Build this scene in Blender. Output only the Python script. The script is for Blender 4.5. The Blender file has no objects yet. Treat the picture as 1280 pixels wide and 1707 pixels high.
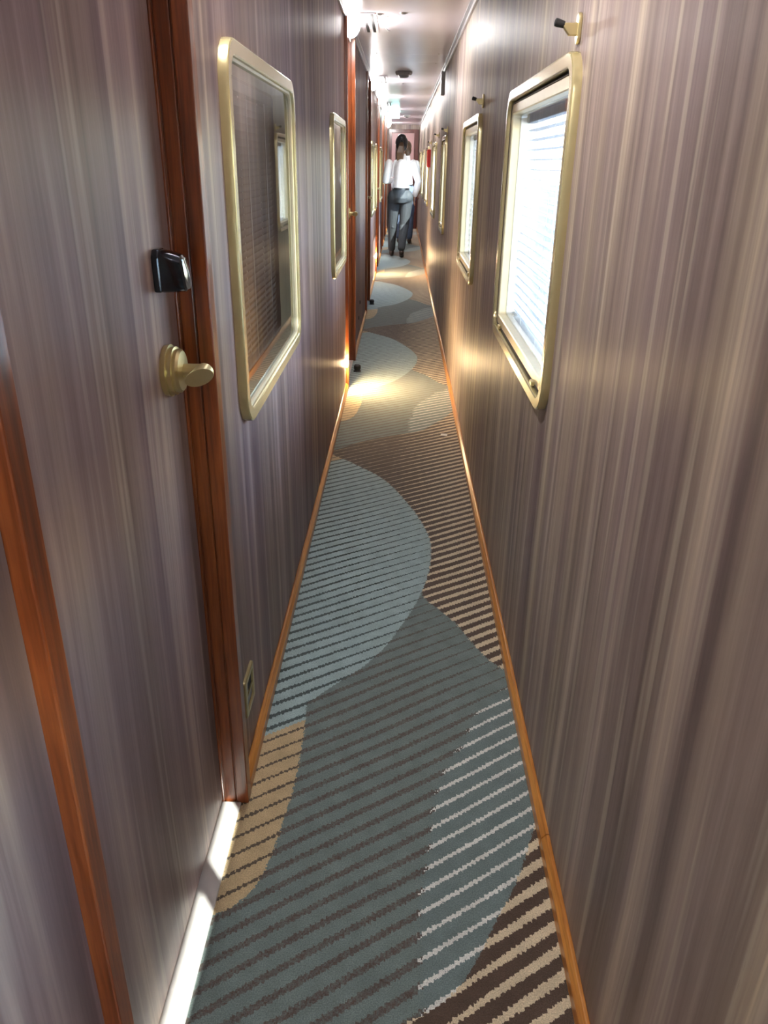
import bpy, bmesh, math, random
from mathutils import Vector, Matrix

random.seed(7)
SC = bpy.context.scene
COL = SC.collection

# ---------------------------------------------------------------- camera
cam_d = bpy.data.cameras.new('camera')
cam_d.sensor_fit = 'VERTICAL'
cam_d.sensor_height = 36.0
cam_d.lens = 36.0 * 1284.0 / 1707.0
cam_d.clip_start = 0.02
cam = bpy.data.objects.new('camera', cam_d)
COL.objects.link(cam)
CAM_ROT = Matrix(((0.9996389, -0.0224605, 0.0147499),
                  (0.0226999, 0.4121458, -0.9108351),
                  (0.0143787, 0.9108410, 0.4125068)))
cam.matrix_world = Matrix.Translation((0, 0, 1.30)) @ CAM_ROT.to_4x4()
SC.camera = cam

# ---------------------------------------------------------------- light
world = bpy.data.worlds.new('sky')
SC.world = world
world.use_nodes = True
wt = world.node_tree
bg = wt.nodes['Background']
sky = wt.nodes.new('ShaderNodeTexSky')
sky.sky_type = 'NISHITA'
sky.sun_disc = False
sky.sun_elevation = math.radians(50)
sky.sun_rotation = math.radians(120)
sky.dust_density = 1.0
wt.links.new(sky.outputs[0], bg.inputs[0])
bg.inputs[1].default_value = 1.3

sun_d = bpy.data.lights.new('sun', 'SUN')
sun_d.energy = 10.0
sun_d.angle = math.radians(0.6)
sun_d.color = (1.0, 0.96, 0.9)
sun = bpy.data.objects.new('sun', sun_d)
COL.objects.link(sun)
SUN_DIR = Vector((-0.665, 0.89, -0.855))          # the way the light travels
sun.rotation_euler = SUN_DIR.to_track_quat('-Z', 'Y').to_euler()
sun.location = (8, -5, 10)

vs = SC.view_settings
vs.view_transform = 'Standard'
vs.look = 'None'
vs.gamma = 1.0
vs.use_curve_mapping = False
vs.exposure = 1.36
SC.cycles.use_denoising = True
SC.cycles.max_bounces = 10
SC.cycles.diffuse_bounces = 6
SC.cycles.glossy_bounces = 5
SC.cycles.transparent_max_bounces = 24
SC.cycles.sample_clamp_indirect = 8.0

LAMP_POWER = 78.0
FOOT_POWER = 1050.0

# ---------------------------------------------------------------- node helpers
def srgb(r, g, b):
    def f(c):
        c /= 255.0
        return c / 12.92 if c <= 0.04045 else ((c + 0.055) / 1.055) ** 2.4
    return (f(r), f(g), f(b), 1.0)

def new_mat(name):
    m = bpy.data.materials.new(name)
    m.use_nodes = True
    return m, m.node_tree, m.node_tree.nodes['Principled BSDF']

class S:
    """a scalar socket with arithmetic"""
    def __init__(self, nt, sock): self.nt, self.s = nt, sock
    def _op(self, op, *args):
        n = self.nt.nodes.new('ShaderNodeMath'); n.operation = op
        for i, a in enumerate((self,) + args):
            if isinstance(a, S): self.nt.links.new(a.s, n.inputs[i])
            else: n.inputs[i].default_value = a
        return S(self.nt, n.outputs[0])
    def __add__(self, o): return self._op('ADD', o)
    def __sub__(self, o): return self._op('SUBTRACT', o)
    def __mul__(self, o): return self._op('MULTIPLY', o)
    def __truediv__(self, o): return self._op('DIVIDE', o)
    def gt(self, o): return self._op('GREATER_THAN', o)
    def lt(self, o): return self._op('LESS_THAN', o)
    def snap(self, o): return self._op('SNAP', o)
    def frac(self): return self._op('FRACT')
    def clamp01(self):
        r = self._op('MAXIMUM', 0.0)
        return r._op('MINIMUM', 1.0)
    def mod(self, o): return self._op('FLOORED_MODULO', o)

def ramp(nt, fac, stops):
    n = nt.nodes.new('ShaderNodeValToRGB')
    el = n.color_ramp.elements
    while len(el) < len(stops): el.new(0.5)
    for e, (p, c) in zip(el, stops):
        e.position = p; e.color = c
    nt.links.new(fac, n.inputs[0])
    return n.outputs[0]

def mix(nt, fac, a, b, mode='MIX'):
    n = nt.nodes.new('ShaderNodeMix'); n.data_type = 'RGBA'; n.blend_type = mode
    for sock, v in ((n.inputs[0], fac), (n.inputs[6], a), (n.inputs[7], b)):
        if isinstance(v, S): nt.links.new(v.s, sock)
        elif isinstance(v, bpy.types.NodeSocket): nt.links.new(v, sock)
        else: sock.default_value = v
    return n.outputs[2]

def coords(nt):
    g = nt.nodes.new('ShaderNodeNewGeometry')
    sp = nt.nodes.new('ShaderNodeSeparateXYZ')
    nt.links.new(g.outputs['Position'], sp.inputs[0])
    return g.outputs['Position'], [S(nt, o) for o in sp.outputs]

def mapping(nt, vec, scale, loc=(0, 0, 0)):
    n = nt.nodes.new('ShaderNodeMapping')
    n.inputs['Scale'].default_value = scale
    n.inputs['Location'].default_value = loc
    nt.links.new(vec, n.inputs[0])
    return n.outputs[0]

def noise(nt, vec, scale, detail=4.0, rough=0.55, dist=0.0):
    n = nt.nodes.new('ShaderNodeTexNoise')
    n.inputs['Scale'].default_value = scale
    n.inputs['Detail'].default_value = detail
    n.inputs['Roughness'].default_value = rough
    n.inputs['Distortion'].default_value = dist
    nt.links.new(vec, n.inputs['Vector'])
    return S(nt, n.outputs[0])

def bump(nt, bsdf, h, strength, dist):
    n = nt.nodes.new('ShaderNodeBump')
    n.inputs['Strength'].default_value = strength
    n.inputs['Distance'].default_value = dist
    nt.links.new(h.s, n.inputs['Height'])
    nt.links.new(n.outputs[0], bsdf.inputs['Normal'])

# ---------------------------------------------------------------- materials
def plain(name, col, rough=0.5, metal=0.0, spec=0.5, nscale=0.0, namt=0.08, coat=0.0):
    m, nt, b = new_mat(name)
    b.inputs['Roughness'].default_value = rough
    b.inputs['Metallic'].default_value = metal
    b.inputs['Specular IOR Level'].default_value = spec
    b.inputs['Coat Weight'].default_value = coat
    b.inputs['Coat Roughness'].default_value = 0.08
    pos, _ = coords(nt)
    n = noise(nt, pos, nscale or 30.0, 3.0)
    dark = tuple(c * (1 - namt) for c in col[:3]) + (1,)
    lite = tuple(min(1, c * (1 + namt)) for c in col[:3]) + (1,)
    nt.links.new(ramp(nt, n.s, [(0.3, dark), (0.7, lite)]), b.inputs['Base Color'])
    return m

def emit(name, col, power):
    m, nt, b = new_mat(name)
    b.inputs['Base Color'].default_value = (0.8, 0.8, 0.8, 1)
    b.inputs['Emission Color'].default_value = col
    b.inputs['Emission Strength'].default_value = power
    return m

def laminate(name, hue=(1, 1, 1, 1)):
    m, nt, b = new_mat(name)
    pos, (x, y, z) = coords(nt)
    wob = mapping(nt, pos, (1, 1, 0.9))
    w = noise(nt, wob, 1.1, 1.0)
    cmb = nt.nodes.new('ShaderNodeCombineXYZ')
    yy = y + (w - 0.5) * 0.05
    nt.links.new((x * 0.6).s, cmb.inputs[0]); nt.links.new(yy.s, cmb.inputs[1]); nt.links.new((z * 0.022).s, cmb.inputs[2])
    n1 = noise(nt, cmb.outputs[0], 17.0, 5.0, 0.58)
    cmb2 = nt.nodes.new('ShaderNodeCombineXYZ')
    nt.links.new((x + 3.7).s, cmb2.inputs[0]); nt.links.new(yy.s, cmb2.inputs[1]); nt.links.new((z * 0.05).s, cmb2.inputs[2])
    n2 = noise(nt, cmb2.outputs[0], 150.0, 3.0, 0.6)
    n3 = noise(nt, cmb2.outputs[0], 7.0, 2.0, 0.5)
    base = ramp(nt, n1.s, [(0.30, srgb(118, 105, 100)), (0.42, srgb(142, 129, 121)), (0.52, srgb(158, 145, 134)),
                           (0.60, srgb(175, 163, 148)), (0.70, srgb(206, 196, 174))])
    fine = ramp(nt, n2.s, [(0.3, (0.88, 0.87, 0.87, 1)), (0.7, (1.06, 1.06, 1.06, 1))])
    c = mix(nt, 1.0, base, fine, 'MULTIPLY')
    tint = ramp(nt, n3.s, [(0.35, srgb(224, 214, 224)), (0.65, srgb(240, 234, 224))])
    c = mix(nt, 1.0, c, tint, 'MULTIPLY')
    n4 = noise(nt, cmb.outputs[0], 30.0, 2.0, 0.5)
    n5 = noise(nt, cmb.outputs[0], 62.0, 2.0, 0.5)
    hi = ((n4 - 0.575) * 16.0).clamp01() * 0.30
    c = mix(nt, hi, c, srgb(206, 195, 172))
    lo = ((n5 * -1.0 + 0.405) * 16.0).clamp01() * 0.25
    c = mix(nt, lo, c, srgb(118, 102, 97))
    c = mix(nt, 1.0, c, hue, 'MULTIPLY')
    # thin dark pores
    pore = n2.gt(0.66) * n1.lt(0.5) * 0.18
    c = mix(nt, pore, c, srgb(84, 70, 66))
    nt.links.new(c, b.inputs['Base Color'])
    b.inputs['Roughness'].default_value = 0.46
    b.inputs['Specular IOR Level'].default_value = 0.42
    b.inputs['Anisotropic'].default_value = 0.75
    b.inputs['Anisotropic Rotation'].default_value = 0.0
    tg = nt.nodes.new('ShaderNodeTangent'); tg.direction_type = 'RADIAL'; tg.axis = 'Z'
    cz = nt.nodes.new('ShaderNodeCombineXYZ'); cz.inputs[0].default_value = 0.3; cz.inputs[1].default_value = 1.0
    nt.links.new(cz.outputs[0], b.inputs['Tangent'])
    bump(nt, b, n2, 0.12, 0.0015)
    return m

def wood(name, dark, mid, lite, axis, rough=0.28, coat=0.3, scale=45.0):
    m, nt, b = new_mat(name)
    pos, _ = coords(nt)
    sc = [1.0, 1.0, 1.0]; sc[axis] = 0.05
    v = mapping(nt, pos, tuple(sc))
    n1 = noise(nt, v, scale, 5.0, 0.6, 0.3)
    n2 = noise(nt, v, scale * 5, 2.0)
    c = ramp(nt, n1.s, [(0.3, dark), (0.5, mid), (0.72, lite)])
    f = ramp(nt, n2.s, [(0.3, (0.75, 0.72, 0.7, 1)), (0.6, (1.05, 1.05, 1.05, 1))])
    c = mix(nt, 1.0, c, f, 'MULTIPLY')
    nt.links.new(c, b.inputs['Base Color'])
    b.inputs['Roughness'].default_value = rough
    b.inputs['Coat Weight'].default_value = coat
    b.inputs['Coat Roughness'].default_value = 0.15
    bump(nt, b, n2, 0.08, 0.001)
    return m

def curve_node(nt, fac, pts, vector=False):
    n = nt.nodes.new('ShaderNodeFloatCurve')
    cm = n.mapping
    cu = cm.curves[0]
    pts = sorted(pts)
    cu.points[0].location = pts[0]
    cu.points[1].location = pts[-1]
    for p in pts[1:-1]: cu.points.new(p[0], p[1])
    for p in cu.points: p.handle_type = 'VECTOR' if vector else 'AUTO_CLAMPED'
    cm.update()
    nt.links.new(fac.s, n.inputs['Value'])
    return S(nt, n.outputs[0])

PERIOD = 3.06
def carpet():
    m, nt, b = new_mat('carpet')
    pos, (x0, y0, z0) = coords(nt)
    # tufts: the pattern is woven in little cells
    cell = nt.nodes.new('ShaderNodeTexWhiteNoise'); cell.noise_dimensions = '2D'
    sv = nt.nodes.new('ShaderNodeVectorMath'); sv.operation = 'SNAP'
    sv.inputs[1].default_value = (0.0032, 0.0042, 1.0)
    nt.links.new(pos, sv.inputs[0])
    nt.links.new(sv.outputs[0], cell.inputs[0])
    rnd = S(nt, cell.outputs[0])
    x = x0 + (rnd - 0.5) * 0.006
    saw = (x0 / 0.0095).frac()
    jag = noise(nt, pos, 160.0, 1.0)
    y = y0 + (saw - 0.5) * 0.0045 + (rnd - 0.5) * 0.004 + (jag - 0.5) * 0.012
    t = ((y - 0.6).mod(PERIOD)) / PERIOD
    A = [(0.6, -.5), (0.95, -.5), (1.0, -.345), (1.027, -.292), (1.082, -.255), (1.156, -.237), (1.252, -.226), (1.38, -.216),
         (1.503, -.216), (1.631, -.221), (1.656, -.205), (1.723, -.152), (1.795, -.09), (1.901, -.024), (2.033, .03),
         (2.219, .09), (2.408, .126), (2.573, .135), (2.755, .11), (2.958, .052), (3.221, -.054), (3.38, -.171), (3.519, -.295),
         (3.56, -.345), (3.6, -.5), (3.66, -.5)]
    xA = curve_node(nt, t, [((a - .6) / PERIOD, v + .5) for a, v in A]) - 0.5
    inA = x.lt(xA)
    k = 0.69
    warp = noise(nt, mapping(nt, pos, (1.2, 1.2, 1)), 1.0, 1.0)
    s = y - x * k + (warp - 0.5) * 0.05
    ph = (s / (PERIOD / 64.0) + (noise(nt, pos, 70.0, 2.0) - 0.5) * 0.12).frac()
    sl = y - x * k
    slm = (sl - 0.6).mod(PERIOD) + 0.6
    tx = ((x + 0.35) / 0.7).clamp01()
    BH = [(-.35, .52), (-.3, .55), (-.2, .66), (-.1, .74), (0, .80), (.09, .845), (.134, .886), (.171, .943), (.212, 1.018), (.257, 1.10), (.314, 1.239), (.35, 1.33)]
    bh = curve_node(nt, tx, [((a + .35) / .7, (v - .4)) for a, v in BH]) + 0.4
    BL = [(-.35, 2.35), (.06, 2.32), (.107, 2.181), (.144, 2.127), (.196, 2.041), (.242, 1.928), (.279, 1.854), (.314, 1.812), (.35, 1.76)]
    bl = curve_node(nt, tx, [((a + .35) / .7, (v - 1.7)) for a, v in BL]) + 1.7
    u = (y - bh).mod(PERIOD)
    teal = u.lt(bl - bh)
    WX = [(.6, .30), (.8, .075), (.884, .063), (1.05, .065), (1.137, .081), (1.29, .099), (1.393, .128), (1.497, .177), (1.625, .233), (1.716, .306), (1.78, .42), (3.66, .45)]
    xw = curve_node(nt, t, [((a - .6) / PERIOD, v + .3) for a, v in WX]) - 0.3
    isw = x.gt(xw + (rnd - 0.5) * 0.02)
    # stripe widths
    # line centres at phase .5
    d = (ph - 0.5)._op('ABSOLUTE')
    wblue = (((x * -1.0) + 0.20) * 0.30).clamp01() * 0.9 + 0.02
    cblue = mix(nt, d.lt(wblue), srgb(166, 190, 191), srgb(76, 92, 92))
    ctan = mix(nt, d.lt(0.085), srgb(200, 178, 138), srgb(96, 86, 72))
    late = u.gt(0.0)
    wteal = ((bl - bh - u) * 0.28).clamp01() * 0.75 + 0.05
    wteal2 = wteal._op('MINIMUM', 0.17)
    cteal = mix(nt, (d.lt(wteal2) * ((rnd * 0.5) + 0.5)), srgb(118, 134, 131), srgb(92, 80, 73))
    cwhite = mix(nt, d.lt(0.105), srgb(116, 133, 132), srgb(232, 234, 228))
    cteal = mix(nt, isw, cteal, cwhite)
    wb = (x * 0.75 + 0.05 - (u - (bl - bh)) * 0.03).clamp01() + 0.03
    wb2 = wb._op('MINIMUM', 0.225)
    cbrown = mix(nt, d.lt(wb2), srgb(90, 74, 63), srgb(224, 208, 176))
    cmid = mix(nt, teal, cbrown, cteal)
    left = mix(nt, slm.lt(1.722), cblue, ctan)
    c = mix(nt, inA, cmid, left)
    n = noise(nt, pos, 420.0, 2.0)
    nb = noise(nt, pos, 22.0, 3.0)
    f = ramp(nt, n.s, [(0.3, (0.62, 0.62, 0.62, 1)), (0.7, (1.15, 1.15, 1.15, 1))])
    f2 = ramp(nt, nb.s, [(0.3, (0.84, 0.84, 0.84, 1)), (0.7, (1.06, 1.06, 1.06, 1))])
    c = mix(nt, 1.0, c, f, 'MULTIPLY')
    c = mix(nt, 1.0, c, f2, 'MULTIPLY')
    nt.links.new(c, b.inputs['Base Color'])
    b.inputs['Roughness'].default_value = 0.9
    b.inputs['Specular IOR Level'].default_value = 0.15
    b.inputs['Sheen Weight'].default_value = 0.25
    bump(nt, b, n + rnd * 0.4, 0.6, 0.003)
    return m

def glass_mat(name, tint=(0.94, 0.97, 0.96, 1), extra=0.0):
    m = bpy.data.materials.new(name); m.use_nodes = True
    nt = m.node_tree
    nt.nodes.remove(nt.nodes['Principled BSDF'])
    out = nt.nodes['Material Output']
    tr = nt.nodes.new('ShaderNodeBsdfTransparent'); tr.inputs[0].default_value = tint
    gl = nt.nodes.new('ShaderNodeBsdfGlossy'); gl.inputs['Roughness'].default_value = 0.02
    lw = nt.nodes.new('ShaderNodeLayerWeight'); lw.inputs[0].default_value = 0.5
    mx = nt.nodes.new('ShaderNodeMixShader')
    f = (S(nt, lw.outputs['Facing'])._op('POWER', 5.0) * 0.96 + 0.04 + extra).clamp01()
    nt.links.new(f.s, mx.inputs[0]); nt.links.new(tr.outputs[0], mx.inputs[1]); nt.links.new(gl.outputs[0], mx.inputs[2])
    nt.links.new(mx.outputs[0], out.inputs[0])
    return m

MT = {}
MT['laminate'] = laminate('wood_laminate')
MT['laminate_skylit'] = laminate('skylit_wood_laminate', (1.0, 0.93, 1.04, 1))  # same laminate; the mauve tint puts cool sky light into the colour
MT['carpet'] = carpet()
MT['casing'] = wood('red_brown_wood', srgb(86, 40, 18), srgb(134, 68, 32), srgb(168, 94, 46), 2)
MT['honey'] = wood('honey_wood', srgb(150, 92, 38), srgb(190, 124, 54), srgb(214, 152, 76), 1, 0.3, 0.4)
MT['brass'] = plain('satin_brass', srgb(214, 200, 150), 0.3, 0.85, namt=0.04)
MT['gold'] = plain('gold_lacquer', srgb(200, 186, 138), 0.25, 0.55, namt=0.04, coat=0.5)
MT['sash'] = plain('champagne_frame', srgb(206, 192, 160), 0.35, 0.4, namt=0.04)
MT['ceiling'] = plain('gloss_white_ceiling', srgb(232, 226, 236), 0.25, 0.0, namt=0.03, nscale=3)
MT['white'] = plain('white_metal', srgb(225, 225, 225), 0.3, 0.2, namt=0.03)
MT['alu'] = plain('brushed_aluminium', srgb(205, 205, 208), 0.3, 0.8, namt=0.05)
MT['sill'] = plain('pale_metal_sill', srgb(220, 218, 214), 0.32, 0.3, namt=0.06)
MT['dark'] = plain('dark_chrome', srgb(38, 46, 54), 0.14, 0.7, namt=0.05, coat=0.6)
MT['rubber'] = plain('black_rubber', srgb(34, 34, 34), 0.55, namt=0.1)
MT['greyplastic'] = plain('grey_plastic', srgb(150, 148, 146), 0.45, namt=0.05)
MT['darkgap'] = plain('dark_gap', srgb(40, 38, 38), 0.7, namt=0.1)
MT['groove'] = plain('shadow_joint', srgb(60, 50, 46), 0.7, namt=0.1)
MT['glass'] = glass_mat('clear_glass')
MT['cabin_glass'] = glass_mat('tinted_glass', (0.55, 0.58, 0.60, 1), 0.02)
MT['reveal'] = plain('polished_reveal', srgb(214, 214, 212), 0.16, 0.9, namt=0.03)
MT['slat'] = plain('blind_slat', srgb(160, 164, 170), 0.4, namt=0.03)
MT['darkslat'] = plain('cabin_blind_slat', srgb(98, 92, 92), 0.4, namt=0.05)
MT['cord'] = plain('blind_cord', srgb(228, 226, 220), 0.6, namt=0.04)
MT['lamp'] = emit('lamp_glow', (1.0, 0.97, 0.95, 1), LAMP_POWER)
MT['foot'] = emit('warm_foot_glow', (1.0, 0.70, 0.36, 1), FOOT_POWER)
MT['exit'] = emit('exit_glow', (0.40, 1.0, 0.85, 1), 8.0)
MT['red'] = plain('red_enamel', srgb(188, 34, 28), 0.35, namt=0.06)
MT['mauve'] = plain('mauve_door', srgb(176, 140, 140), 0.3, namt=0.06, nscale=6)
MT['darkred'] = wood('dark_red_wood', srgb(66, 28, 26), srgb(88, 40, 36), srgb(104, 52, 46), 2)
MT['cabin'] = plain('cabin_wall', srgb(120, 110, 108), 0.7, namt=0.06)
MT['ground'] = plain('pale_gravel', srgb(92, 100, 108), 0.9, namt=0.2, nscale=2)
MT['skin'] = plain('skin', srgb(196, 146, 120), 0.5, namt=0.04)
MT['shirt'] = plain('white_cotton', srgb(238, 238, 242), 0.8, namt=0.03)
MT['trousers'] = plain('dark_slate_cloth', srgb(50, 56, 60), 0.75, namt=0.12, nscale=60)
MT['jeans'] = plain('blue_denim', srgb(66, 78, 98), 0.8, namt=0.15, nscale=60)
MT['hair'] = plain('black_hair', srgb(26, 27, 30), 0.4, namt=0.3, nscale=80)
MT['brownhair'] = plain('light_brown_hair', srgb(82, 61, 42), 0.38, namt=0.3, nscale=80)
MT['shoe'] = plain('dark_leather', srgb(44, 30, 26), 0.35, namt=0.1)
MT['belt'] = plain('black_belt', srgb(24, 26, 30), 0.4, namt=0.1)
MT['paper'] = plain('white_paper', srgb(236, 234, 228), 0.8, namt=0.02)

# ---------------------------------------------------------------- mesh helpers
class MB:
    def __init__(self): self.v, self.f = [], []
    def add(self, verts, faces):
        o = len(self.v)
        self.v += [tuple(p) for p in verts]
        self.f += [tuple(i + o for i in f) for f in faces]
        return self
    def box(self, x0, x1, y0, y1, z0, z1):
        v = [(x0, y0, z0), (x1, y0, z0), (x1, y1, z0), (x0, y1, z0), (x0, y0, z1), (x1, y0, z1), (x1, y1, z1), (x0, y1, z1)]
        return self.add(v, [(0, 3, 2, 1), (4, 5, 6, 7), (0, 1, 5, 4), (1, 2, 6, 5), (2, 3, 7, 6), (3, 0, 4, 7)])
    def tube(self, pts, radii, n=12, caps=True):
        pts = [Vector(p) for p in pts]
        if not isinstance(radii, (list, tuple)): radii = [radii] * len(pts)
        rings = []
        up = None
        for i, p in enumerate(pts):
            a = pts[max(0, i - 1)]; c = pts[min(len(pts) - 1, i + 1)]
            d = (c - a).normalized()
            if up is None:
                up = Vector((0, 0, 1)) if abs(d.z) < 0.9 else Vector((1, 0, 0))
            sx = d.cross(up).normalized(); sy = sx.cross(d).normalized(); up = sy
            r = radii[i]
            rx, ry = r if isinstance(r, tuple) else (r, r)
            rings.append([p + sx * (rx * math.cos(2 * math.pi * j / n)) + sy * (ry * math.sin(2 * math.pi * j / n)) for j in range(n)])
        v = [q for r in rings for q in r]; f = []
        for i in range(len(pts) - 1):
            for j in range(n):
                f.append((i * n + j, i * n + (j + 1) % n, (i + 1) * n + (j + 1) % n, (i + 1) * n + j))
        if caps:
            f.append(tuple(reversed(range(n)))); f.append(tuple((len(pts) - 1) * n + j for j in range(n)))
        return self.add(v, f)
    def lathe(self, base, axis, prof, n=28):
        """prof: (distance along axis, radius)"""
        base = Vector(base); ax = Vector(axis).normalized()
        return self.tube([base + ax * h for h, r in prof], [max(r, 1e-5) for h, r in prof], n)
    def ball(self, c, r, n=14, m=9):
        c = Vector(c); rx, ry, rz = r if isinstance(r, tuple) else (r, r, r)
        v = [c + Vector((0, 0, -rz))]; f = []
        for i in range(1, m):
            a = -math.pi / 2 + math.pi * i / m
            for j in range(n):
                b = 2 * math.pi * j / n
                v.append(c + Vector((rx * math.cos(a) * math.cos(b), ry * math.cos(a) * math.sin(b), rz * math.sin(a))))
        v.append(c + Vector((0, 0, rz)))
        for j in range(n): f.append((0, 1 + (j + 1) % n, 1 + j))
        for i in range(m - 2):
            for j in range(n):
                f.append((1 + i * n + j, 1 + i * n + (j + 1) % n, 1 + (i + 1) * n + (j + 1) % n, 1 + (i + 1) * n + j))
        l = len(v) - 1
        for j in range(n): f.append((l, l - n + j, l - n + (j + 1) % n))
        return self.add(v, f)
    def prism(self, poly, axis, a, b):
        """poly: 2D points in the two other axes (cyclic order), extruded along axis from a to b"""
        def P(p, h):
            q = list(p); q.insert(axis, h); return tuple(q)
        n = len(poly)
        v = [P(p, a) for p in poly] + [P(p, b) for p in poly]
        f = [tuple(reversed(range(n))), tuple(range(n, 2 * n))]
        for i in range(n): f.append((i, (i + 1) % n, n + (i + 1) % n, n + i))
        return self.add(v, f)
    def rrect_sweep(self, cy, cz, w, h, r, prof, nc=8, close_in=False):
        """sweep a profile [(inset d, x)] round a rounded rectangle lying in the YZ plane"""
        rings = []
        for d, x in prof:
            ww, hh, rr = w / 2 - d, h / 2 - d, max(r - d, 0.004)
            ring = []
            for q, (sy, sz) in enumerate(((1, 1), (-1, 1), (-1, -1), (1, -1))):
                for i in range(nc + 1):
                    a = math.pi / 2 * (q + i / nc)
                    ring.append((x, cy + sy * (ww - rr) + rr * math.cos(a), cz + sz * (hh - rr) + rr * math.sin(a)))
            rings.append(ring)
        n = len(rings[0]); v = [p for r_ in rings for p in r_]; f = []
        for i in range(len(rings) - 1):
            for j in range(n):
                f.append((i * n + j, i * n + (j + 1) % n, (i + 1) * n + (j + 1) % n, (i + 1) * n + j))
        if close_in: f.append(tuple((len(rings) - 1) * n + j for j in range(n)))
        return self.add(v, f)
    def build(self, name, mat, parent=None, smooth=False, bevel=0.0, segs=2):
        me = bpy.data.meshes.new(name)
        me.from_pydata(self.v, [], self.f)
        bm = bmesh.new(); bm.from_mesh(me)
        bmesh.ops.recalc_face_normals(bm, faces=bm.faces)
        if bevel:
            ed = [e for e in bm.edges if len(e.link_faces) == 2 and e.calc_face_angle(0) > 0.6]
            bmesh.ops.bevel(bm, geom=ed, offset=bevel, segments=segs, affect='EDGES', profile=0.5, clamp_overlap=True)
        bm.to_mesh(me); bm.free()
        me.materials.append(MT[mat])
        if smooth:
            me.polygons.foreach_set('use_smooth', [True] * len(me.polygons))
            try: me.set_sharp_from_angle(angle=math.radians(28))
            except Exception: pass
        o = bpy.data.objects.new(name, me)
        COL.objects.link(o)
        if parent: o.parent = parent
        return o

def empty(name, loc=(0, 0, 0), rz=0.0):
    o = bpy.data.objects.new(name, None)
    o.empty_display_size = 0.05
    COL.objects.link(o)
    o.location = loc; o.rotation_euler = (0, 0, rz)
    return o

def tag(o, label, cat, group=None):
    o['label'] = label; o['category'] = cat
    if group: o['group'] = group
    return o

def struct(o):
    o['kind'] = 'structure'; return o

def copy_tree(o, parent=None):
    c = o.copy(); COL.objects.link(c); c.parent = parent
    for ch in list(o.children): copy_tree(ch, c)
    return c

# ---------------------------------------------------------------- dimensions
XR, XL = 0.335, -0.330          # faces of the wall panels
ZC = 2.04
Y0, Y1 = -4.0, 18.0
ZW0, ZW1 = 0.783, 1.504           # window frames
R_WIN = [(-0.66, 0.44), (1.67, 2.69), (3.68, 4.62), (6.50, 7.14), (8.47, 9.45), (10.9, 12.0), (13.3, 14.4), (15.6, 16.7), (-1.75, -0.85), (-3.3, -2.3)]  # last pair: unseen windows added behind the camera for daylight
L_WIN = [(1.545, 2.47), (3.80, 4.62), (8.45, 9.40), (9.85, 10.2), (11.8, 12.8)]
DOORS = [(0.607, 1.285), (4.785, 5.50), (7.45, 8.15), (10.35, 11.05), (13.2, 13.9), (15.6, 16.3)]   # clear openings on the left
CASE_W = 0.033

def slabs(x0, x1, y0, y1, z0, z1, holes):
    """boxes round rectangular holes (ya, yb, za, zb)"""
    mb = MB(); y = y0
    for (a, b_, c, d) in sorted(holes):
        if b_ <= y0 or a >= y1: continue
        a2, b2 = max(a, y0), min(b_, y1)
        if a2 > y: mb.box(x0, x1, y, a2, z0, z1)
        if c > z0: mb.box(x0, x1, a2, b2, z0, c)
        if d < z1: mb.box(x0, x1, a2, b2, d, z1)
        y = b2
    if y < y1: mb.box(x0, x1, y, y1, z0, z1)
    return mb

# ---------------------------------------------------------------- the setting: shell
fl = MB().box(-0.345, 0.345, Y0, Y1, -0.03, 0.0).build('floor', 'carpet'); struct(fl)
rh = [(a + .02, b - .02, ZW0 + .02, ZW1 - .02) for a, b in R_WIN]
lh = [(a + .02, b - .02, ZW0 + .02, ZW1 - .02) for a, b in L_WIN]

wr = slabs(XR + 0.012, XR + 0.032, Y0, Y1, -0.03, ZC + 0.02, rh).build('wall_right', 'groove'); struct(wr)
def panels(xa, xb, edges, holes, parent, mat='laminate'):
    for a, b in edges:
        slabs(xa, xb, a + 0.0008, b - 0.0008, 0.0, ZC, holes).build('wall_panel', mat, parent)
re = [Y0, 0.62 - 0.0, 1.10, 3.16, 5.02, 5.92, 7.75, 9.9, 12.6, 15.0, Y1]
re = [Y0, -0.55, 3.16, 5.02, 5.92, 7.75, 9.9, 12.6, 15.0, Y1]
panels(XR, XR + 0.012, list(zip(re[:-1], re[1:])), rh, wr)

lholes = lh + [(a - .02, b + .02, -0.03, 2.0) for a, b in DOORS]
wl = slabs(XL - 0.032, XL - 0.012, Y0, Y1, -0.03, ZC + 0.02, lholes).build('wall_left', 'groove'); struct(wl)
segs = []
prev = Y0
for a, b in DOORS:
    segs.append((prev, a - CASE_W)); prev = b + CASE_W
segs.append((prev, Y1))
for a, b in segs:
    cuts = [a, b]
    if b - a > 2.0:
        mids = [m_ for m_ in (2.86, 6.5) if a < m_ < b]
        cuts = [a] + mids + [b]
    panels(XL - 0.012, XL, list(zip(cuts[:-1], cuts[1:])), lh, wl, 'laminate_skylit')
for a, b in DOORS:      # panel above each door
    MB().box(XL - 0.012, XL, a - CASE_W, b + CASE_W, 2.005, ZC).build('wall_panel', 'laminate_skylit', wl)

# cabin side, closed so that daylight comes in only by the right-hand windows
wc = MB()
wc.box(-1.62, -1.60, Y0, Y1, -0.03, ZC + .02).box(-1.60, -0.362, Y0 - .02, Y0, -0.03, ZC).box(-1.60, -0.362, Y1, Y1 + .02, -0.03, ZC)
wc.box(-1.60, -0.45, Y0, Y1, -0.05, -0.03)
struct(wc.build('wall_cabin', 'cabin'))
struct(MB().box(-0.362, 0.367, Y0 - .02, Y0, -0.03, ZC).build('wall_back', 'laminate'))

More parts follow.
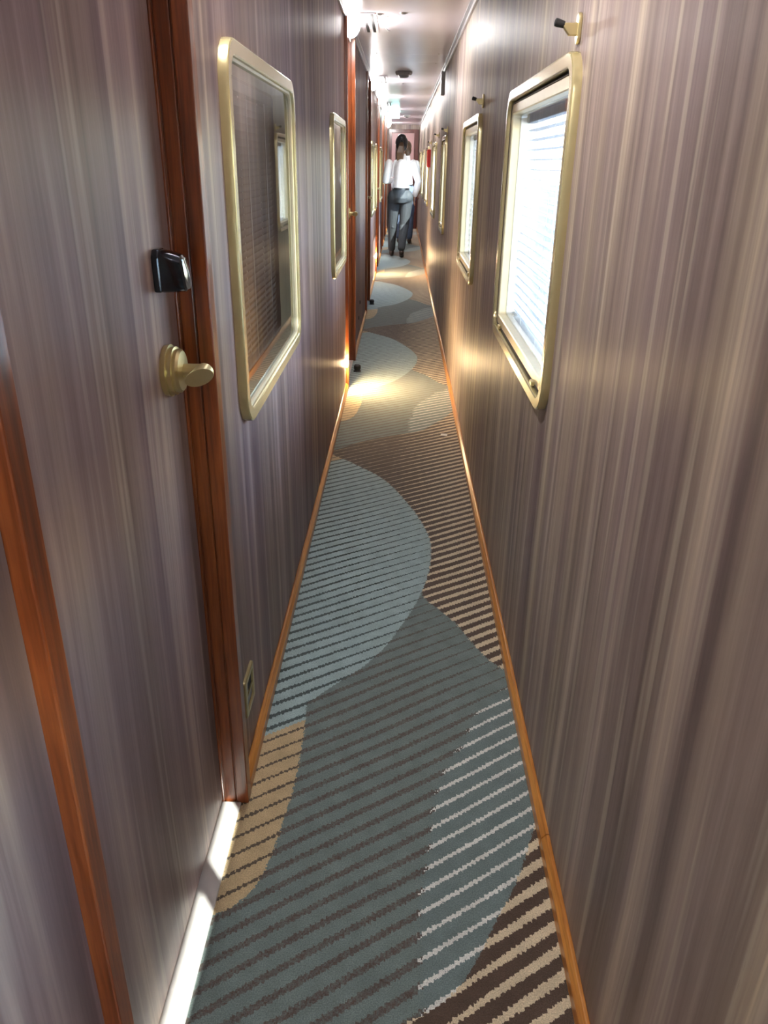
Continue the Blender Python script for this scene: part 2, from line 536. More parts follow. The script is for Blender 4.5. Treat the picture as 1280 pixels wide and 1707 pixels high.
# ceiling with its panels
ce = MB().box(-1.62, 0.40, Y0 - .02, Y1 + .02, ZC + 0.012, ZC + 0.04).build('ceiling', 'groove'); struct(ce)
cuts = [Y0, 1.9, 4.3, 6.62, 7.12, 9.0, 11.2, 11.55, 13.4, 15.6, Y1]
for a, b in zip(cuts[:-1], cuts[1:]):
    MB().box(-0.345, 0.345, a + .0012, b - .0012, ZC, ZC + 0.012).build('ceiling_panel', 'ceiling', ce)
for yc in (6.58, 7.16, 11.25, 11.6):
    for xs in (-0.215, 0.245):
        MB().lathe((xs, yc, ZC), (0, 0, -1), [(0, .007), (.002, .006), (.0025, .001)], 12).build('screw', 'greyplastic', ce)

# cornice strips
for nm, x0, x1 in (('trim_1', XR - 0.022, XR), ('trim_2', XL, XL + 0.016)):
    s_ = -1 if x0 > 0 else 1
    xw = XR if x0 > 0 else XL
    o = MB().box(min(xw, xw + s_ * .022), max(xw, xw + s_ * .022), Y0, Y1, ZC - .006, ZC).box(min(xw, xw + s_ * .006), max(xw, xw + s_ * .006), Y0, Y1, ZC - .034, ZC - .006)
    o.box(min(xw, xw + s_ * .012), max(xw, xw + s_ * .012), Y0, Y1, ZC - .040, ZC - .032)
    struct(o.build(nm, 'alu', bevel=0.0012, segs=1))

# baseboards: honey wood quarter rounds, in lengths
def base_len(name, side, a, b, parent):
    if side > 0: poly = [(XR, 0.0), (XR, .034), (XR - .007, .034), (XR - .016, .022), (XR - .018, 0.0)]
    else: poly = [(XL, 0.0), (XL, .034), (XL + .007, .034), (XL + .016, .022), (XL + .018, 0.0)]
    return MB().prism(poly, 1, a + .0008, b - .0008).build(name, 'honey', parent, bevel=0.0015, segs=2)
br = base_len('baseboard_right', 1, Y0, 1.19, None); struct(br)
for a, b in ((1.19, 3.72), (3.72, 8.0), (8.0, 12.0), (12.0, Y1)): base_len('baseboard_length', 1, a, b, br)
bl_ = base_len('baseboard_left', -1, Y0, 0.575, None); struct(bl_)
for a, b in segs[1:]: base_len('baseboard_length', -1, a, b, bl_)

# end of the corridor
ew = MB().box(-0.345, 0.345, Y1, Y1 + .02, 0, ZC).build('wall_end', 'laminate'); struct(ew)
dn = empty('door_8', (0, Y1, 0)); struct(dn)
MB().box(-0.25, 0.22, -0.03, 0, 0.02, 1.88).build('door_leaf', 'mauve', dn, bevel=.004)
MB().box(-0.31, -0.25, -0.045, 0, 0, 1.95).box(0.22, 0.315, -0.045, 0, 0, 1.95).box(-0.25, 0.22, -0.045, 0, 1.88, 1.95).build('door_frame', 'darkred', dn, bevel=.003)
MB().box(-0.17, 0.14, -0.034, -0.03, 1.25, 1.72).build('pane', 'cabin_glass', dn)
MB().lathe((0.17, -0.03, 1.0), (0, -1, 0), [(0, .025), (.01, .025), (.012, .01), (.05, .01)], 16).build('door_handle', 'brass', dn)

# ---------------------------------------------------------------- doors on the left
def casing_profile(mb, xa, xb, y0, y1, z0, z1, face):
    """three flat reeds with two grooves on the face towards the opening"""
    w = xb - xa
    parts = [(0, .50, 0), (.52, .74, .003), (.76, 1.0, 0)]
    for p, q, in_ in parts:
        a, b = (y0 + in_, y1) if face < 0 else (y0, y1 - in_)
        mb.box(xa + p * w, xa + q * w, a, b, z0, z1)
    mb.box(xa, xb - .004, y0 + .006, y1 - .006, z0, z1 - .001)

def make_door(i, a, b):
    d = empty('door_%d' % i, (-0.368, (a + b) / 2, 0)); struct(d)
    h = (b - a) / 2
    leaf = MB().box(-0.03, 0.0, -h + .002, h - .002, 0.012, 1.985).build('door_leaf', 'laminate_skylit', d, bevel=.0015, segs=1)
    m = MB(); casing_profile(m, -0.05, 0.057, h, h + CASE_W, 0.0, 2.005, -1)
    m.build('casing', 'casing', d, bevel=.0022, segs=2)
    m = MB(); casing_profile(m, -0.05, 0.057, -h - CASE_W, -h, 0.0, 2.005, 1)
    m.build('casing', 'casing', d, bevel=.0022, segs=2)
    MB().box(-0.05, 0.057, -h, h, 1.987, 2.005).build('casing_head', 'casing', d, bevel=.002)
    MB().box(-0.05, 0.040, -h, h, -0.004, 0.0045).build('sill', 'sill', d, bevel=.001, segs=1)
    # lever handle: stepped rose, neck, lever with a slanted end
    yh, zh = h - 0.085, 0.995
    hd = MB().lathe((0, yh, zh), (1, 0, 0), [(0, .040), (.008, .041), (.0085, .037), (.016, .038), (.017, .034), (.022, .035), (.026, .031), (.028, .012)], 36)
    ho = hd.build('handle_rose', 'brass', d, smooth=True)
    lv = MB().tube([(.020, yh, zh), (.050, yh, zh), (.060, yh - .004, zh), (.064, yh - .014, zh)], [.0115, .0115, .0125, .0135], 20)
    n = 24; v = []; f = []
    # the lever runs back along the door and is cut off at a slant
    for k, yy in enumerate((-.008, -.028)):
        for j in range(n):
            t = 2 * math.pi * j / n
            px = .062 + .0150 * math.cos(t); pz = zh + .0150 * math.sin(t)
            yq = yh + yy
            if k == 1: yq += 1.9 * (px - .062) - 0.7 * (pz - zh) - .014
            v.append((px, yq, pz))
    for j in range(n): f.append((j, (j + 1) % n, n + (j + 1) % n, n + j))
    f.append(tuple(range(n))); f.append(tuple(range(n, 2 * n)))
    lv.add(v, f)
    lv.build('lever', 'brass', ho, smooth=True)
    if i == 1:
        # dark thumb-turn lock
        yl, zl = h - 0.088, 1.150
        MB().prism([(yl - .020, zl - .032), (yl + .020, zl - .032), (yl + .022, zl + .020), (yl + .012, zl + .030), (yl - .014, zl + .030), (yl - .022, zl + .020)], 0, 0, .012).build('lock_base', 'dark', d, bevel=.003)
        m = MB()
        n = 20; rings = []
        for xx, cy_, cz2, ry, rz_ in ((.012, yl, zl - .002, .021, .031), (.032, yl, zl - .003, .020, .029), (.045, yl + .001, zl - .005, .0185, .026), (.048, yl + .001, zl - .006, .015, .022)):
            ring = []
            for j in range(n):
                t = 2 * math.pi * j / n
                cc, ss = math.cos(t), math.sin(t)
                e = .45
                dz = rz_ * math.copysign(abs(ss) ** e, ss)
                ring.append((xx - .10 * (dz + .02) * (xx > .03), cy_ + ry * math.copysign(abs(cc) ** e, cc), cz2 + dz))
            rings.append(ring)
        f = []
        for q in range(3):
            for j in range(n): f.append((q * n + j, q * n + (j + 1) % n, (q + 1) * n + (j + 1) % n, (q + 1) * n + j))
        f.append(tuple(3 * n + j for j in range(n)))
        m.add([p for r_ in rings for p in r_], f)
        m.build('lock_knob', 'dark', d, smooth=True)
    return d
for i, (a, b) in enumerate(DOORS): make_door(i + 1, a, b)

# ---------------------------------------------------------------- windows
# local frame: origin on the wall face at the window's centre, +x points into the corridor
def make_window(idx, side, a, b, glass, sash=True, frame_mat='gold', bar=None):
    w, h = b - a, ZW1 - ZW0
    o = empty('window_%d' % idx, (XR if side > 0 else XL, (a + b) / 2, (ZW0 + ZW1) / 2), math.pi if side > 0 else 0.0)
    struct(o)
    R = 0.074
    fr = MB().rrect_sweep(0, 0, w, h, R, [(0, -.001), (0, .014), (.0012, .0172), (.004, .019), (.0265, .019), (.0295, .0172), (.0305, .014), (.0305, -.004)])
    fo = fr.build('window_frame', frame_mat, o, smooth=True)
    if sash:
        MB().rrect_sweep(0, 0, w, h, R, [(.0305, .004), (.033, .004), (.035, .009), (.038, .0095), (.041, .004)]).build('gasket', 'groove', o, smooth=True)
        MB().rrect_sweep(0, 0, w, h, R, [(.038, .0), (.038, .0075), (.062, .0075), (.064, .004), (.064, -.018)]).build('sash', 'sash', o, smooth=True)
        MB().rrect_sweep(0, 0, w, h, R, [(.064, -.018), (.067, -.02), (.067, -.095)]).build('reveal', 'reveal', o, smooth=True)
        gx, gd = -.016, .060
        # two little catches on the bottom rail
        for yy in (-w / 2 + .16, w / 2 - .16):
            MB().box(.007, .017, yy - .014, yy + .014, -h / 2 + .034, -h / 2 + .046).build('catch', 'brass', fo, bevel=.003)
    else:
        MB().rrect_sweep(0, 0, w, h, R, [(.0305, .012), (.035, .010), (.037, .004), (.037, -.04)]).build('sash', 'sash', o, smooth=True)
        gx, gd = .005, .0355
    g = MB().rrect_sweep(0, 0, w, h, R, [(gd, gx), (gd + .001, gx)], close_in=True)
    g.build('pane', glass, o)
    if sash:
        MB().rrect_sweep(0, 0, w, h, R, [(.0672, -.088), (.068, -.088)], close_in=True).build('outer_pane', glass, o)
    if bar is not None:
        MB().box(-.03, .004, bar - .017, bar + .017, -h / 2 + .06, h / 2 - .06).build('shadow_bar', 'sash', o, bevel=.002)  # unseen bar, added to cast the shadow band on the door sill
    return o
for i, (a, b) in enumerate(R_WIN):
    make_window(i + 1, 1, a, b, 'glass', bar=(-(0.14 - (a + b) / 2) if i == 0 else None))
for i, (a, b) in enumerate(L_WIN):
    make_window(i + 11, -1, a, b, 'cabin_glass', sash=False)

# ---------------------------------------------------------------- venetian blinds
def make_blind(name, side, a, b, xin, mat, tilt, pitch, inset, label, group, zshort=0.0, sw=.0085):
    w = b - a - 2 * inset
    h = ZW1 - ZW0 - 2 * inset
    o = empty(name, (xin, (a + b) / 2, ZW0 + inset), math.pi if side > 0 else 0.0)
    tag(o, label, 'blind', group)
    MB().box(-.012, .012, -w / 2, w / 2, h - .022, h).build('headrail', mat, o, bevel=.002)
    n = int((h - .03 - zshort) / pitch)
    c, s = math.cos(tilt), math.sin(tilt)
    base = None
    for k in range(n):
        z = h - .03 - pitch * (k + .5)
        if base is None:
            m = MB(); pr = []
            for q in range(5):
                t = -1 + q / 2.0
                bow = .0016 * (1 - t * t)
                pr.append((t * sw * c - bow * s, t * sw * s + bow * c))
            v = []; f = []
            for yy in (-w / 2 + .004, w / 2 - .004):
                for (px, pz) in pr: v.append((px, yy, pz))
            for q in range(4): f.append((q, q + 1, 5 + q + 1, 5 + q))
            m.add(v, f)
            base = m.build('slat', mat, o, smooth=True)
            base.location = (0, 0, z)
        else:
            d = base.copy(); COL.objects.link(d); d.parent = o; d.location = (0, 0, z)
    zb = h - .03 - pitch * n - .006
    MB().box(-.009, .009, -w / 2 + .003, w / 2 - .003, zb - .008, zb + .002).build('bottom_rail', mat, o, bevel=.002)
    for yy in (-w * .3, w * .02, w * .33):
        m = MB()
        m.tube([(.0095, yy, zb), (.0095, yy, h - .01)], .0009, 6).tube([(-.0095, yy, zb), (-.0095, yy, h - .01)], .0009, 6)
        m.build('ladder_cord', 'cord', o)
    return o
make_blind('venetian_blind', 1, *R_WIN[0], XR + .052, 'slat', math.radians(70), .0155, .066, 'unseen white closed venetian blind added beside the camera to trim the sun to a strip on the door sill', 'blinds in the outer windows', .140, .010)  # unseen blind, added so the sun reaches only the sill
make_blind('venetian_blind', 1, *R_WIN[1], XR + .052, 'slat', math.radians(8), .0265, .066, 'white venetian blind with open slats in the nearest right-hand window', 'blinds in the outer windows', 0, .012)
make_blind('venetian_blind', 1, *R_WIN[2], XR + .052, 'slat', math.radians(8), .0265, .066, 'white venetian blind with open slats in the second right-hand window', 'blinds in the outer windows', 0, .012)
make_blind('venetian_blind', 1, *R_WIN[3], XR + .052, 'slat', math.radians(8), .0265, .066, 'white venetian blind with open slats in the third right-hand window', 'blinds in the outer windows', 0, .012)
make_blind('venetian_blind', -1, *L_WIN[0], XL - .050, 'darkslat', math.radians(68), .0165, .044, 'closed grey venetian blind behind the large dark left window nearest the lever handle', 'blinds in the cabin windows')
make_blind('venetian_blind', -1, *L_WIN[1], XL - .050, 'darkslat', math.radians(68), .0165, .044, 'closed grey venetian blind behind the second dark window on the left wall', 'blinds in the cabin windows')

# ---------------------------------------------------------------- hooks above the windows
def make_hook():
    o = empty('coat_hook')
    # oval back plate in the YZ plane, arm and black rubber tip
    poly = []
    for j in range(24):
        t = 2 * math.pi * j / 24
        cz_ = .016 if math.sin(t) >= 0 else -.016
        poly.append((.014 * math.cos(t), cz_ * .8 + .014 * math.sin(t)))
    MB().prism(poly, 0, 0, .007).build('back_plate', 'brass', o, bevel=.0025)
    MB().prism([(0, -.012), (.022, -.012), (.034, .002), (.034, .009), (.018, .009), (0, .010)], 1, -.006, .006).build('hook_arm', 'brass', o, bevel=.0015)
    MB().lathe((.032, 0, .006), (1, 0, .25), [(0, .0062), (.014, .0075), (.018, .007), (.0195, .004)], 16).build('rubber_tip', 'rubber', o, smooth=True)
    return o
hk = make_hook()
HOOKS = [(1.74, 1.541, 'brass hook with black rubber tip above the nearest right-hand window'),
         (3.69, 1.545, 'brass hook with black rubber tip above the second right-hand window'),
         (6.55, 1.535, 'dark looking small hook above the third right-hand window along the corridor'),
         (8.05, 1.545, 'small dark hook on the right wall just before the fourth right-hand window'),
         (10.2, 1.530, 'tiny dark hook on the right wall beside the red box')]
for i, (y, z, lb) in enumerate(HOOKS):
    o = hk if i == 0 else copy_tree(hk)
    o.location = (XR, y, z); o.rotation_euler = (0, 0, math.pi)
    tag(o, lb, 'hook', 'hooks above the outer windows')

# ---------------------------------------------------------------- lamps
def make_corner_lamp():
    o = empty('corner_lamp')
    # back plate in the corner of wall and ceiling, wedge diffuser below it
    MB().box(0, .074, -.130, .130, -.006, 0).box(0, .006, -.130, .130, -.095, -.006).build('back_plate', 'white', o, bevel=.001, segs=1)
    # quarter-round glowing bowl
    m = MB(); nu, nv = 8, 14; v = []; f = []
    for i in range(nv + 1):
        a_ = -math.pi / 2 + math.pi * i / nv
        rr = max(math.cos(a_), .02) ** .55
        for j in range(nu + 1):
            t = math.pi / 2 * j / nu
            v.append((.0065 + .064 * rr * math.cos(t), .125 * math.sin(a_), -.0065 - .085 * rr * math.sin(t)))
    for i in range(nv):
        for j in range(nu):
            q = i * (nu + 1) + j
            f.append((q, q + 1, q + nu + 2, q + nu + 1))
    m.add(v, f).build('diffuser', 'lamp', o, smooth=True)
    return o
lp = make_corner_lamp()
LAMPS = [(1.47, 'white corner lamp over the large left window, just above the picture edge'),
         (5.12, 'bright white corner lamp at the ceiling, largest of the lit ones on the left'),
         (8.60, 'bright corner lamp at the left ceiling edge, second in view along the corridor'),
         (10.6, 'bright corner lamp at the left ceiling edge, third in view along the corridor'),
         (12.9, 'bright corner lamp at the left ceiling edge beside the exit sign'),
         (15.0, 'far corner lamp at the left ceiling edge beyond the exit sign'),
         (17.2, 'farthest corner lamp on the left, close to the end door'),
         (-0.75, 'unseen corner lamp added on the left behind the camera as fill light')]  # last one is an unseen fill lamp added to brighten the near walls
for i, (y, lb) in enumerate(LAMPS):
    o = lp if i == 0 else copy_tree(lp)
    o.location = (XL + .0005, y, ZC - .0002)
    tag(o, lb, 'lamp', 'corner lamps along the left ceiling')

def make_foot_lamp():
    o = empty('foot_light')
    MB().lathe((0, 0, 0), (1, 0, 0), [(0, .030), (.005, .030), (.007, .026)], 24).build('bezel', 'brass', o, smooth=True)
    MB().lathe((.0065, 0, 0), (1, 0, 0), [(0, .024), (.004, .022), (.008, .014), (.009, .004)], 24).build('lens', 'foot', o, smooth=True)
    return o
ft = make_foot_lamp()
for i, (y, z, lb) in enumerate([(4.71, .17, 'small round warm foot light low on the left wall by the second door casing'),
                                (10.27, .22, 'small warm foot light low on the left wall further along, near the walking person'),]):
    o = ft if i == 0 else copy_tree(ft)
    o.location = (XL, y, z); tag(o, lb, 'foot light', 'foot lights on the left wall')

# exit sign
ex = empty('exit_sign', (-0.16, 13.6, ZC)); tag(ex, 'lit pale green exit sign hanging under the ceiling near the corridor end', 'sign')
MB().box(-.085, .085, -.012, .012, -.095, -.012).build('lit_panel', 'exit', ex, bevel=.003)
MB().box(-.105, .105, -.016, .016, -.012, 0).build('bracket', 'white', ex, bevel=.002)

# smoke detector
sd = empty('smoke_detector', (-0.012, 7.80, ZC)); tag(sd, 'grey octagonal smoke detector on the ceiling middle', 'smoke detector')
MB().lathe((0, 0, 0), (0, 0, -1), [(0, .074), (.014, .076), (.030, .066)], 8).build('housing', 'greyplastic', sd, bevel=.002)
MB().lathe((0, 0, -.030), (0, 0, -1), [(0, .045), (.012, .042), (.020, .030), (.022, .008)], 16).build('sensor_cap', 'greyplastic', sd, smooth=True)
sd2 = empty('smoke_detector', (0.045, 14.6, ZC)); tag(sd2, 'small round pale detector on the ceiling near the corridor end', 'smoke detector')
MB().lathe((0, 0, 0), (0, 0, -1), [(0, .055), (.012, .055), (.028, .044)], 20).build('housing', 'white', sd2, smooth=True)
MB().lathe((0, 0, -.028), (0, 0, -1), [(0, .03), (.012, .022), (.014, .006)], 16).build('sensor_cap', 'greyplastic', sd2, smooth=True)

# air vents (two dark slots each)
def make_vent():
    o = empty('air_vent')
    MB().box(-.045, .045, -.34, .34, -.003, 0).build('vent_frame', 'ceiling', o, bevel=.001, segs=1)
    for s in (-1, 1):
        MB().box(s * .019 - .0085, s * .019 + .0085, -.31, .31, -.0042, -.0032).build('slot', 'darkgap', o)
    return o
vt = make_vent()
for i, (y, lb) in enumerate([(5.25, 'two slot air vent in the ceiling beside the largest lit corner lamp'),
                             (8.55, 'two slot air vent in the ceiling level with the second corner lamp'),
                             (11.9, 'two slot air vent in the far ceiling before the exit sign')]):
    o = vt if i == 0 else copy_tree(vt)
    o.location = (-0.212, y, ZC); tag(o, lb, 'vent', 'slot vents in the ceiling')

# ceiling spots ahead of the vent
sp = None
for i, (x, y, lb) in enumerate([(-.145, 4.94, 'tiny recessed ceiling stud, left of a pair across the ceiling'), (-.015, 4.90, 'tiny recessed ceiling stud, right of a pair across the ceiling'),
                                (-.02, 8.9, 'tiny recessed ceiling stud behind the octagonal smoke detector')]):
    if sp is None:
        sp = empty('ceiling_stud')
        MB().lathe((0, 0, 0), (0, 0, -1), [(0, .021), (.003, .020), (.0045, .013)], 18).build('rim', 'alu', sp, smooth=True)
        MB().lathe((0, 0, -.0045), (0, 0, -1), [(0, .0125), (.001, .011)], 16).build('recess', 'darkgap', sp)
        o = sp
    else: o = copy_tree(sp)
    o.location = (x, y, ZC); tag(o, lb, 'ceiling stud', 'ceiling studs')

# loose pale cable curling down from the ceiling by the vent
cb = MB().tube([(-.118, 5.0, ZC), (-.120, 5.1, ZC - .018), (-.116, 5.25, ZC - .026), (-.108, 5.42, ZC - .014), (-.104, 5.5, ZC)], .003, 8).build('ceiling_cable', 'white', smooth=True)
tag(cb, 'thin white cable looped under the ceiling beside the slot vent', 'cable')

# grey plate on the right wall
gp = empty('wall_speaker', (XR, 7.45, 1.93)); tag(gp, 'tall narrow grey box high on the right wall under the cornice', 'box')
MB().box(-.030, 0, -.06, .06, -.095, .078).build('housing', 'greyplastic', gp, bevel=.003)
MB().box(-.0315, -.030, -.045, .045, -.08, .06).build('face_plate', 'alu', gp)

# red box on right wall
rb = empty('emergency_box', (XR, 10.45, 1.36)); tag(rb, 'slim red box on the right wall beyond the fourth window', 'box')
MB().box(-.040, 0, -.07, .07, -.10, .10).build('case', 'red', rb, bevel=.004)
MB().box(-.043, -.040, -.055, .055, -.085, .085).build('door', 'red', rb, bevel=.001, segs=1)
MB().box(-.048, -.043, .035, .045, -.01, .01).build('latch', 'alu', rb)

# power outlet low on the left wall
po = empty('power_outlet', (XL, 1.437, .195)); tag(po, 'square brass power outlet low on the left wall beside the door casing', 'outlet')
MB().rrect_sweep(0, 0, .094, .098, .006, [(0, 0), (0, .005), (.003, .007), (.013, .007), (.016, .004), (.016, .001)]).build('cover_frame', 'brass', po, smooth=True)
MB().box(0, .0025, -.034, .034, -.036, .036).build('insert', 'greyplastic', po)
MB().box(.0025, .0032, -.006, .026, .002, .030).build('socket_recess', 'darkgap', po)
MB().box(.0025, .006, -.034, .034, -.004, .000).build('divider', 'brass', po)

# door stops on the carpet
def make_stop():
    o = empty('door_stop')
    MB().lathe((0, 0, 0), (0, 0, 1), [(0, .026), (.006, .026), (.010, .020)], 20).build('base', 'rubber', o, smooth=True)
    MB().lathe((0, 0, .010), (0, 0, 1), [(0, .019), (.012, .024), (.030, .024), (.038, .016), (.040, .003)], 20).build('bumper', 'rubber', o, smooth=True)
    return o
st = make_stop()
for i, (x, y, lb) in enumerate([(-.282, 5.19, 'round black rubber door stop on the carpet by the second door'), (-.285, 7.95, 'round black rubber door stop on the carpet by the third door')]):
    o = st if i == 0 else copy_tree(st)
    o.location = (x, y, 0.0); tag(o, lb, 'door stop', 'door stops')

# wall screws/vent dots on the left panel between second and third door
for i, (y, z) in enumerate(((6.45, .26), (6.25, .17))):
    o = MB().lathe((XL, y, z), (1, 0, 0), [(0, .016), (.004, .015), (.006, .008)], 16).build('cable_grommet', 'rubber', smooth=True)
    tag(o, ['small dark grommet low on left wall between second and third door, upper one', 'small dark grommet low on left wall between second and third door, lower one'][i], 'grommet', 'grommets low on the left wall')

# paper fleck
pf = MB().add([(.228, 3.86, .001), (.262, 3.85, .001), (.264, 3.878, .004), (.232, 3.885, .002), (.228, 3.86, .002), (.262, 3.85, .002), (.264, 3.878, .005), (.232, 3.885, .003)],
              [(0, 3, 2, 1), (4, 5, 6, 7), (0, 1, 5, 4), (1, 2, 6, 5), (2, 3, 7, 6), (3, 0, 4, 7)]).build('paper_scrap', 'paper')
tag(pf, 'tiny white paper scrap lying on the carpet by the right baseboard', 'scrap')

# ---------------------------------------------------------------- people
def remeshed(mb, name, mat, parent, voxel=0.006, smooth_it=6):
    me = bpy.data.meshes.new(name); me.from_pydata(mb.v, [], mb.f)
    bm = bmesh.new(); bm.from_mesh(me); bmesh.ops.recalc_face_normals(bm, faces=bm.faces); bm.to_mesh(me); bm.free()
    tmp = bpy.data.objects.new('tmp', me); COL.objects.link(tmp)
    r = tmp.modifiers.new('r', 'REMESH'); r.mode = 'VOXEL'; r.voxel_size = voxel
    s = tmp.modifiers.new('s', 'SMOOTH'); s.factor = 0.5; s.iterations = smooth_it
    dg = bpy.context.evaluated_depsgraph_get()
    ev = tmp.evaluated_get(dg)
    m2 = bpy.data.meshes.new_from_object(ev)
    bpy.data.objects.remove(tmp); bpy.data.meshes.remove(me)
    m2.name = name; m2.materials.clear(); m2.materials.append(MT[mat])
    m2.polygons.foreach_set('use_smooth', [True] * len(m2.polygons))
    o = bpy.data.objects.new(name, m2); COL.objects.link(o)
    o.parent = parent
    return o

def limb(mb, pts, radii, n=14):
    mb.tube(pts, radii, n)
    for p, r in ((pts[0], radii[0]), (pts[-1], radii[-1])):
        rr = r if isinstance(r, tuple) else (r, r)
        mb.ball(p, min(rr), 12, 8)

def hand(mb, wrist, d, side):
    """palm, four fingers and a thumb, hanging along d"""
    w = Vector(wrist); d = Vector(d).normalized()
    ax = Vector((0, 1, 0)); ax = (ax - d * ax.dot(d)).normalized()
    nrm = d.cross(ax) * side
    mb.tube([w, w + d * .03, w + d * .075], [(.018, .024), (.016, .034), (.013, .037)], 12)
    for k, ln in enumerate((.060, .070, .074, .064)):
        b0 = w + d * .072 + ax * (-.030 + .020 * k)
        mb.tube([b0, b0 + d * ln * .5 + nrm * .006, b0 + d * ln * .85 + nrm * .022, b0 + d * ln + nrm * .030], [.0085, .008, .0075, .006], 8)
    t0 = w + d * .022 + ax * .026
    mb.tube([t0, t0 + ax * .022 + d * .026, t0 + ax * .026 + d * .058 + nrm * .010], [.011, .0095, .008], 8)

def make_person(name, base, label, leg_l, leg_r, arm_l, arm_r, trousers, hairdo, hmat, shirt='shirt'):
    o = empty(name, base)
    tag(o, label, 'person')
    b = MB()
    # torso under the clothes
    torso = [((0, 0, .86), (.150, .105)), ((0, 0, .95), (.150, .100)), ((0, .005, 1.05), (.128, .088)), ((0, .005, 1.18), (.145, .095)),
             ((0, 0, 1.29), (.165, .085)), ((0, -.005, 1.345), (.110, .065)), ((0, 0, 1.38), (.055, .055)), ((0, .005, 1.44), (.050, .052))]
    b.tube([p for p, r in torso], [r for p, r in torso], 20)
    # head with chin, nose, ears
    b.ball((0, .012, 1.535), (.074, .092, .105), 20, 14)
    b.ball((0, .062, 1.475), (.046, .045, .045), 14, 10)
    b.ball((0, .108, 1.515), (.012, .018, .020), 10, 8)
    b.ball((0, .100, 1.478), (.024, .012, .010), 10, 8)
    for s in (-1, 1):
        b.ball((s * .076, .005, 1.525), (.010, .020, .031), 10, 8)
        b.ball((s * .030, .086, 1.540), (.014, .010, .009), 10, 8)
    for leg in (leg_l, leg_r):
        hip, knee, ank, toe = [Vector(p) for p in leg]
        limb(b, [hip, hip.lerp(knee, .5), knee, knee.lerp(ank, .35), ank], [.078, .066, .048, .046, .030])
        limb(b, [ank, ank.lerp(toe, .5) + Vector((0, 0, -.012)), toe], [.032, .030, .022])
    for s, arm in ((-1, arm_l), (1, arm_r)):
        sh, el, wr_, dh = [Vector(p) for p in arm]
        limb(b, [sh, sh.lerp(el, .5), el, el.lerp(wr_, .4), wr_], [.046, .042, .034, .032, .022])
        hand(b, wr_, dh, s)
    remeshed(b, 'body', 'skin', o, .0055, 3)
    # shirt
    c = MB()
    tor = [((0, 0, .885), (.172, .125)), ((0, -.006, .93), (.170, .124)), ((0, -.008, 1.00), (.156, .115)), ((0, -.004, 1.07), (.150, .108)), ((0, -.004, 1.18), (.166, .114)),
           ((0, -.006, 1.27), (.186, .104)), ((0, -.008, 1.325), (.176, .084)), ((0, -.006, 1.358), (.118, .070)), ((0, -.004, 1.380), (.074, .066)), ((0, -.002, 1.405), (.064, .064))]
    c.tube([p for p, r in tor], [r for p, r in tor], 24)
    for arm in (arm_l, arm_r):
        sh, el, wr_, dh = [Vector(p) for p in arm]
        e = el.lerp(wr_, .86)
        limb(c, [sh + Vector((0, 0, .004)), sh.lerp(el, .5), el, el.lerp(e, .5), e], [.056, .058, .052, .049, .042])
    # soft folds across the small of the back
    for k in range(5):
        z = .96 + .05 * k
        c.tube([(-.13 + .02 * k, -.085, z + .02), (-.03, -.122 + .004 * k, z - .012), (.09, -.108, z + .012)], [.006, .011, .005], 8)
    so = remeshed(c, 'shirt', shirt, o, .008, 5)
    MB().tube([(0, -.002, 1.40), (0, -.002, 1.425)], [(.066, .066), (.060, .060)], 20).build('collar', shirt, so, smooth=True)
    # trousers
    t = MB()
    t.tube([(0, 0, .80), (0, -.010, .85), (0, -.006, .91), (0, 0, .955)], [(.160, .120), (.186, .140), (.182, .134), (.170, .120)], 24)
    for s, leg in ((-1, leg_l), (1, leg_r)):
        hip, knee, ank, toe = [Vector(p) for p in leg]
        end = ank + Vector((0, 0, .035))
        t.ball(hip + Vector((0, -.035, -.005)), (.096, .105, .10), 16, 12)
        limb(t, [hip + Vector((0, 0, -.02)), hip.lerp(knee, .4), knee, knee.lerp(end, .4), end], [.104, .090, .072, .066, .056])
        for k in range(3):
            p = knee + Vector((0, -.062, .03 - .035 * k))
            t.tube([p + Vector((-.04, .02, .015)), p, p + Vector((.045, .022, -.012))], [.006, .010, .005], 8)
    to = remeshed(t, 'trousers', trousers, o, .008, 5)
    MB().tube([(0, -.001, .945), (0, -.001, .978)], [(.176, .128), (.174, .126)], 28).build('belt', 'belt', to, smooth=True)
    for leg in (leg_l, leg_r):
        hip, knee, ank, toe = [Vector(p) for p in leg]
        s_ = MB()
        heel = ank + (ank - toe).normalized() * .028 + Vector((0, 0, -.045))
        s_.ball(ank + Vector((0, 0, -.030)), (.040, .052, .046), 14, 10)
        s_.tube([heel, ank.lerp(toe, .5) + Vector((0, 0, -.026)), toe + Vector((0, 0, .004))], [(.034, .034), (.040, .030), (.030, .018)], 14)
        s_.ball(toe, (.036, .042, .024), 14, 10)
        hb = Vector((heel.x, heel.y, max(.0, toe.z - .03)))
        s_.tube([heel, heel + Vector((0, 0, -.04))], [.026, .022], 12)
        remeshed(s_, 'shoe', 'shoe', o, .005, 3)
    h = MB()
    hairdo(h)
    ho = remeshed(h, 'hair', hmat, o, .006, 2)
    return o, ho

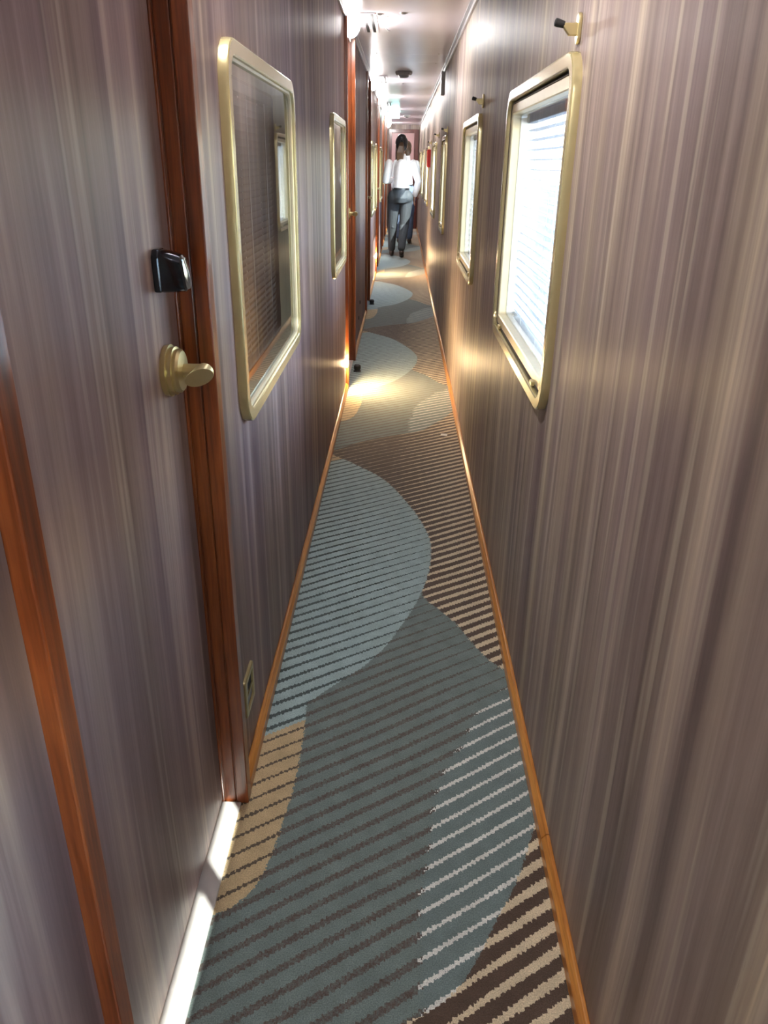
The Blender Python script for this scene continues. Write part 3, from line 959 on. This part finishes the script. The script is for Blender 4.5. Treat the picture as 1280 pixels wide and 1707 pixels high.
def hair_cap(h):
    h.ball((0, -.012, 1.572), (.090, .098, .100), 20, 14)
    h.ball((0, -.035, 1.630), (.066, .070, .055), 16, 12)
    h.ball((0, -.055, 1.530), (.082, .064, .085), 16, 12)
LEG_L1 = ((-.088, 0, .86), (-.112, .10, .47), (-.120, .22, .085), (-.120, .37, .030))
LEG_R1 = ((.088, 0, .86), (.062, .03, .46), (.030, -.17, .125), (.036, -.045, .030))
ARM_L1 = ((-.175, -.005, 1.295), (-.215, .02, 1.06), (-.130, .22, 1.08), (.3, .9, .1))
ARM_R1 = ((.175, -.005, 1.295), (.255, -.03, 1.06), (.205, .10, .86), (-.1, .45, -.8))
p1, hair1 = make_person('person', (-.028, 12.2, 0), 'person walking away down the corridor in white shirt and dark slate trousers, long ponytail', LEG_L1, LEG_R1, ARM_L1, ARM_R1, 'trousers', hair_cap, 'hair')
pt = MB()
for k in range(9):
    dx = -.028 + .007 * k
    pt.tube([(dx * .4, -.105, 1.575), (dx * .9 - .006, -.128, 1.52), (dx * 1.5 - .018, -.135, 1.44), (dx * 1.35 - .022, -.126, 1.36), (dx * .7 - .020, -.118, 1.315)], [.012, .016, .018, .015, .007], 8)
remeshed(pt, 'ponytail', 'brownhair', hair1, .006, 2)
MB().tube([(-.0, -.098, 1.585), (0, -.118, 1.572)], [.026, .026], 14).build('hair_band', 'belt', hair1, smooth=True)

def hair_short(h):
    h.ball((0, -.010, 1.565), (.086, .096, .094), 20, 14)
    h.ball((.01, -.045, 1.50), (.074, .056, .085), 16, 12)
LEG_L2 = ((-.088, 0, .86), (-.095, .06, .47), (-.10, .05, .085), (-.10, .20, .030))
LEG_R2 = ((.088, 0, .86), (.085, .05, .46), (.085, -.03, .085), (.10, .12, .030))
ARM_L2 = ((-.175, -.005, 1.295), (-.215, .02, 1.06), (-.200, .12, .86), (0, .4, -.9))
ARM_R2 = ((.175, -.005, 1.295), (.215, .0, 1.06), (.205, .12, .86), (0, .4, -.9))
p2, hair2 = make_person('person', (.052, 14.5, 0), 'second person ahead in pale shirt and blue trousers, mostly hidden behind the first', LEG_L2, LEG_R2, ARM_L2, ARM_R2, 'jeans', hair_short, 'brownhair')

# ---------------------------------------------------------------- outside
og = MB().box(0.6, 120, -80, 120, -1.3, -1.2).build('ground', 'ground'); struct(og)
